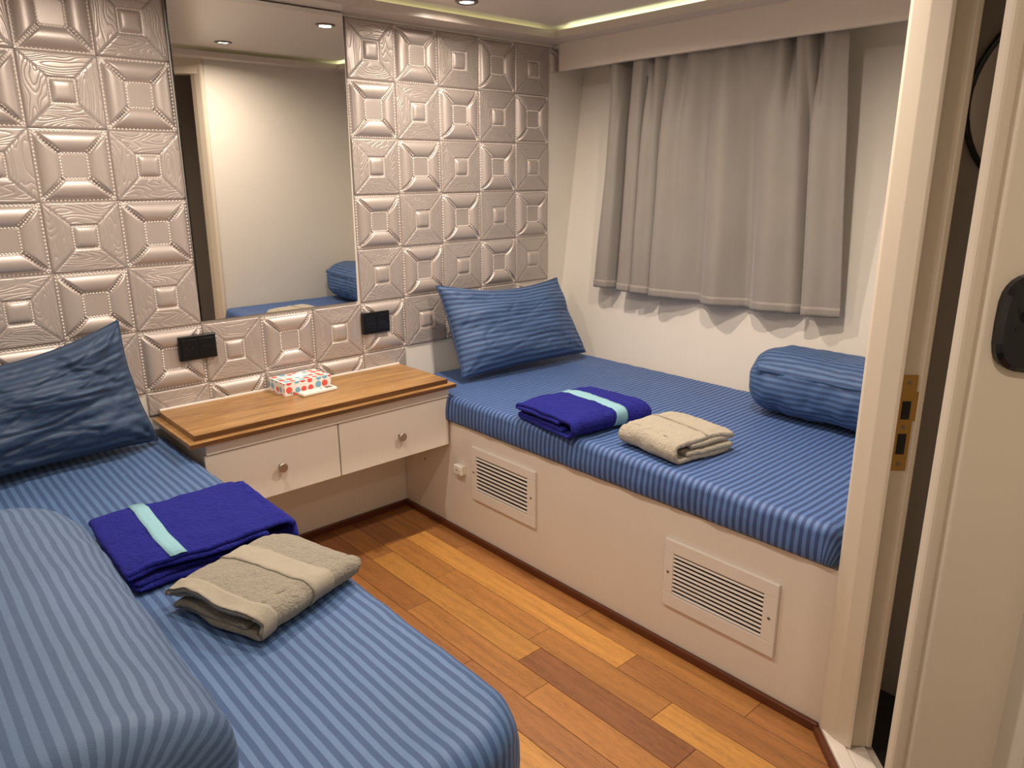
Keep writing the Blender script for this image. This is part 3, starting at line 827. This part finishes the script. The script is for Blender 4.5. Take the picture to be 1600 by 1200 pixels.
# ------------------------------------------------------------------ vent grilles and switch box on the right berth base
def grille(Y0, Y1, Z0, Z1, iy0, iy1, iz0, iz1, ns, label):
    """on the x=5.85 face; Y0>Y1 (far, near), Z0<Z1"""
    g = thing('vent_grille', label, 'vent', V(5.85, (Y0+Y1)/2, Z0), 'vent grilles on the right berth base')
    xo = 5.85-.055
    def pc(nm, ya, yb, za, zb, x0=xo, x1=5.85, m=vent_m, bv=.002): return box(nm, V(x0, ya, za), V(x1, yb, zb), m, g, bv)
    pc('frame', Y0, Y1, iz1, Z1); pc('frame', Y0, Y1, Z0, iz0); pc('frame', Y0, iy0, iz0, iz1); pc('frame', iy1, Y1, iz0, iz1)
    pc('backing', iy0, iy1, iz0, iz1, 5.846, 5.8499, dark_m, 0)
    pitch_ = (iz1-iz0)/ns
    bm = bmesh.new()
    me = None
    for k in range(ns):
        zc = iz0+pitch_*(k+.5)
        # slat: slanted blade
        o = root_loc(g)
        pts = [V(xo+.012, 0, zc-.27*pitch_), V(xo+.004, 0, zc-.24*pitch_), V(xo+.016, 0, zc+.16*pitch_), V(xo+.026, 0, zc+.13*pitch_)]
        ya, yb = iy0*T, iy1*T
        if me is None:
            z_ref = (zc-FZ)*T
            vs_ = [Vector((p.x-o.x, y-o.y, p.z-z_ref)) for y in (ya, yb) for p in pts]
            me = mesh('slat', vs_, [(0, 1, 2, 3), (7, 6, 5, 4), (0, 4, 5, 1), (1, 5, 6, 2), (2, 6, 7, 3), (3, 7, 4, 0)], vent_m); fixn(me)
        obj('slat', me, g, Vector((0, 0, (zc-FZ)*T-o.z)))
    bm.free()
    for y in ((Y0+iy0)/2, (Y1+iy1)/2):
        lathe('screw', [(.0042, 0), (.0042, .001), (.002, .0018)], screw_m, g, V(xo, y, (Z0+Z1)/2+.02), (-1, 0, 0), 12)
grille(-2.30, -4.02, -8.535, -7.49, -2.43, -3.82, -8.335, -7.66, 9, 'white louvred vent grille nearer the desk')
grille(-6.72, -8.48, -8.72, -7.665, -6.88, -8.285, -8.51, -7.86, 10, 'white louvred vent grille nearer the door frame')
sw = thing('switch_box', 'small white switch box mounted on the berth panel beside the grille', 'switch', V(5.85, -1.95, -8.16))
box('casing', V(5.85, -1.83, -8.145), V(5.73, -2.07, -7.965), plast_m, sw, .003)
box('rocker', V(5.731, -1.97, -8.10), V(5.722, -2.04, -8.02), vent_m, sw, .001)
box('slot', V(5.731, -1.91, -8.07), V(5.727, -1.945, -8.05), dark_m, sw)
lathe('indicator', [(.002, 0), (.002, .001)], green_m, sw, V(5.731, -1.865, -8.05), (-1, 0, 0), 10)

# ------------------------------------------------------------------ bathroom doorway on the diagonal, and what shows behind it
q2 = math.sqrt(.5)
P0 = Vector((5.85, -9.17)); dv_ = Vector((-q2, -q2)); nv_ = Vector((q2, -q2))
def dn(d, n): 
    p = P0+dv_*d+nv_*n; return (p.x*T, p.y*T)
ztop = (.04-FZ)*T
fr = prism('door_1', [dn(0, 0), dn(.025, -.03), dn(.085, -.03), dn(.27, .055), dn(.43, .17), dn(.45, .20), dn(0, .20)], .028, ztop, door_m, None, .0015); struct(fr, 'cream door frame with brass strike plate and raised sill', 'door frame')
prism('rebate', [dn(0, .20), dn(.39, .20), dn(.39, .40), dn(0, .40)], .028, ztop, door_m, fr)
prism('edge_bead', [dn(0, .40), dn(.41, .40), dn(.41, .46), dn(0, .46)], .028, ztop, door_m, fr, .002)
prism('head', [dn(0, 0), dn(2.75, 0), dn(2.75, .45), dn(0, .45)], zt(-.32), zt(CEIL), door_m, fr)
sl = prism('sill', [dn(-.02, -.02), dn(3.0, -.02), dn(3.0, .16), dn(-.02, .16)], 0, .028, paint, fr, .003)
prism('sill', [dn(-.02, .165), dn(3.0, .165), dn(3.0, .40), dn(-.02, .40)], 0, .026, paint, fr, .003)
prism('sill', [dn(-.02, .405), dn(3.0, .405), dn(3.0, .50), dn(-.02, .50)], 0, .018, paint, fr, .002)
prism('skirting', [dn(-.02, -.09), dn(3.0, -.09), dn(3.0, -.025), dn(-.02, -.025)], 0, .020, base_m, fr)
sp_ = prism('strike_plate', [dn(.391, .205), dn(.401, .205), dn(.401, .375), dn(.391, .375)], zt(-5.74), zt(-4.68), brass_m, fr, .0006)
prism('strike_lip', [dn(.391, .37), dn(.401, .37), dn(.401, .415), dn(.391, .415)], zt(-5.18), zt(-4.86), brass_m, sp_)
for za, zb in ((-5.16, -4.96), (-5.55, -5.32)):
    prism('latch_hole', [dn(.4015, .245), dn(.403, .245), dn(.403, .335), dn(.4015, .335)], zt(za), zt(zb), dark_m, sp_)
for zc in (-4.76, -5.25, -5.66):
    c = dn(.401, .29); lathe('screw', [(.0045, 0), (.0045, .0008)], screw_m, sp_, (c[0], c[1], zt(zc)), (-q2, -q2, 0), 12)
# header wall over the doorway and its far jamb, kept behind the cabin door
hd = prism('wall_doorway', [dn(2.75, 0), dn(3.4, 0), dn(3.4, .45), dn(2.75, .45)], 0, zt(CEIL), paint_wall); struct(hd, 'white wall pier on the near side of the bathroom doorway', 'wall')
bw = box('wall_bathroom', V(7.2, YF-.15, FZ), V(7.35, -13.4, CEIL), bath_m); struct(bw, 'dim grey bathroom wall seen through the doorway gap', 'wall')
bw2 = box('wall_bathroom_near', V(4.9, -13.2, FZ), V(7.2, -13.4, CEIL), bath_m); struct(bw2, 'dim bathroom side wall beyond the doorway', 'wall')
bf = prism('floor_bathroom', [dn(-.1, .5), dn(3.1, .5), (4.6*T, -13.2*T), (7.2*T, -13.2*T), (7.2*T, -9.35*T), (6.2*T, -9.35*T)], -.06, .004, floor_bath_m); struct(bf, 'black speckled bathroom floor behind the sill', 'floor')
rmirr = thing('round_mirror', 'round black-rimmed mirror on the dim bathroom wall', 'mirror', V(7.2, -10.39, -3.0))
lathe('rim', [(.204, 0), (.214, 0), (.214, .012), (.204, .012), (.204, .004)], black_m, rmirr, V(7.2, -10.39, -1.95), (-1, 0, 0), 48)
lathe('mirror_glass', [(.205, 0), (.205, .005)], silver_m, rmirr, V(7.2, -10.39, -1.95), (-1, 0, 0), 48)

# open cabin door, free edge towards the room
F0 = Vector((-2.197, -12.401))
def azdir(u, v):
    d = rt*((u-800)/f)+up*(-(v-600)/f)+fw; d = Vector((d.x, d.y)); return d.normalized()
vdir = azdir(1500, 600); Fp = F0+vdir*5.5
pr = Vector((vdir.y, -vdir.x)); ed = (vdir*math.cos(math.radians(58))+pr*math.sin(math.radians(58))).normalized()
fn = Vector((-ed.y, ed.x))
if fn.dot(-vdir) < 0: fn = -fn          # face normal, towards the viewer's side
def dd_(k, h):
    p = Fp+ed*k+fn*h; return (p.x*T, p.y*T)
zd0, zd1 = .03, zt(.03)
dr = prism('door_2', [dd_(.10, -.02), dd_(3.4, -.02), dd_(3.4, -.22), dd_(.10, -.22)], zd0, zd1, door_m, None, .003); struct(dr, 'cream cabin door standing open with black handle', 'door')
prism('edge_lip', [dd_(0, -.06), dd_(.13, -.10), dd_(.13, -.18), dd_(0, -.18)], zd0, zd1, door_m, dr, .006)
# lens-shaped handle plate
hz = zt(-3.60); pc_k = .40
pl = []; nb_ = 28
for i in range(nb_):
    s = 2*PI*i/nb_; kx = .235*abs(math.cos(s))**.7*(1 if math.cos(s) > 0 else -1); kz = .065*abs(math.sin(s))**.55*(1 if math.sin(s) > 0 else -1)
    pl.append((kx, kz*(1+.25*kx)))
vs_ = []
for hgt_, scl in ((-.02, 1), (.03, 1), (.06, .9)):
    for kx, kz in pl: x_, y_ = dd_(pc_k+kx*scl, hgt_); vs_.append((x_, y_, hz+kz*scl))
fs = [tuple(range(nb_))[::-1], tuple(2*nb_+i for i in range(nb_))]+[(r*nb_+i, r*nb_+(i+1) % nb_, (r+1)*nb_+(i+1) % nb_, (r+1)*nb_+i) for r in range(2) for i in range(nb_)]
me = mesh('handle_plate', vs_, fs, handle_m); fixn(me); hp = obj('handle_plate', me, dr)
prism('lever', [dd_(.36, .06), dd_(.95, .10), dd_(.95, .20), dd_(.40, .20), dd_(.36, .16)], hz-.002, hz+.018, handle_m, hp, .003)
a_ = dd_(.40, .05); lathe('lever_neck', [(.011, 0), (.011, .025)], handle_m, hp, (a_[0], a_[1], hz+.008), (fn.x, fn.y, 0), 20)
for zo in (.018, -.006):
    a_ = dd_(.27, .062); lathe('screw', [(.003, 0), (.003, .0008)], dark_m, hp, (a_[0], a_[1], hz+zo), (fn.x, fn.y, 0), 10)

# ------------------------------------------------------------------ ceiling downlights
for x, y, k, label in LAMPS:
    c = V(x, y, CEIL)
    d = thing('ceiling_downlight', label, 'lamp', c, 'ceiling downlights')
    lathe('trim_ring', [(.026, .0), (.041, .0), (.0405, .004), (.034, .007), (.027, .005), (.026, .002)], chrome_m, d, c, (0, 0, -1), 36)
    lathe('lamp_lens', [(.0255, .0), (.0255, .003), (.012, .0045)], bulb_m, d, c, (0, 0, -1), 28)
    ld = bpy.data.lights.new('lamp_light', 'AREA'); ld.shape = 'DISK'; ld.size = .05; ld.spread = math.radians(164); ld.energy = LAMP_W*k; ld.color = LAMP_COL
    lo_ = bpy.data.objects.new('lamp_light', ld); col.objects.link(lo_); lo_.parent = d; lo_.location = (0, 0, -.0075)
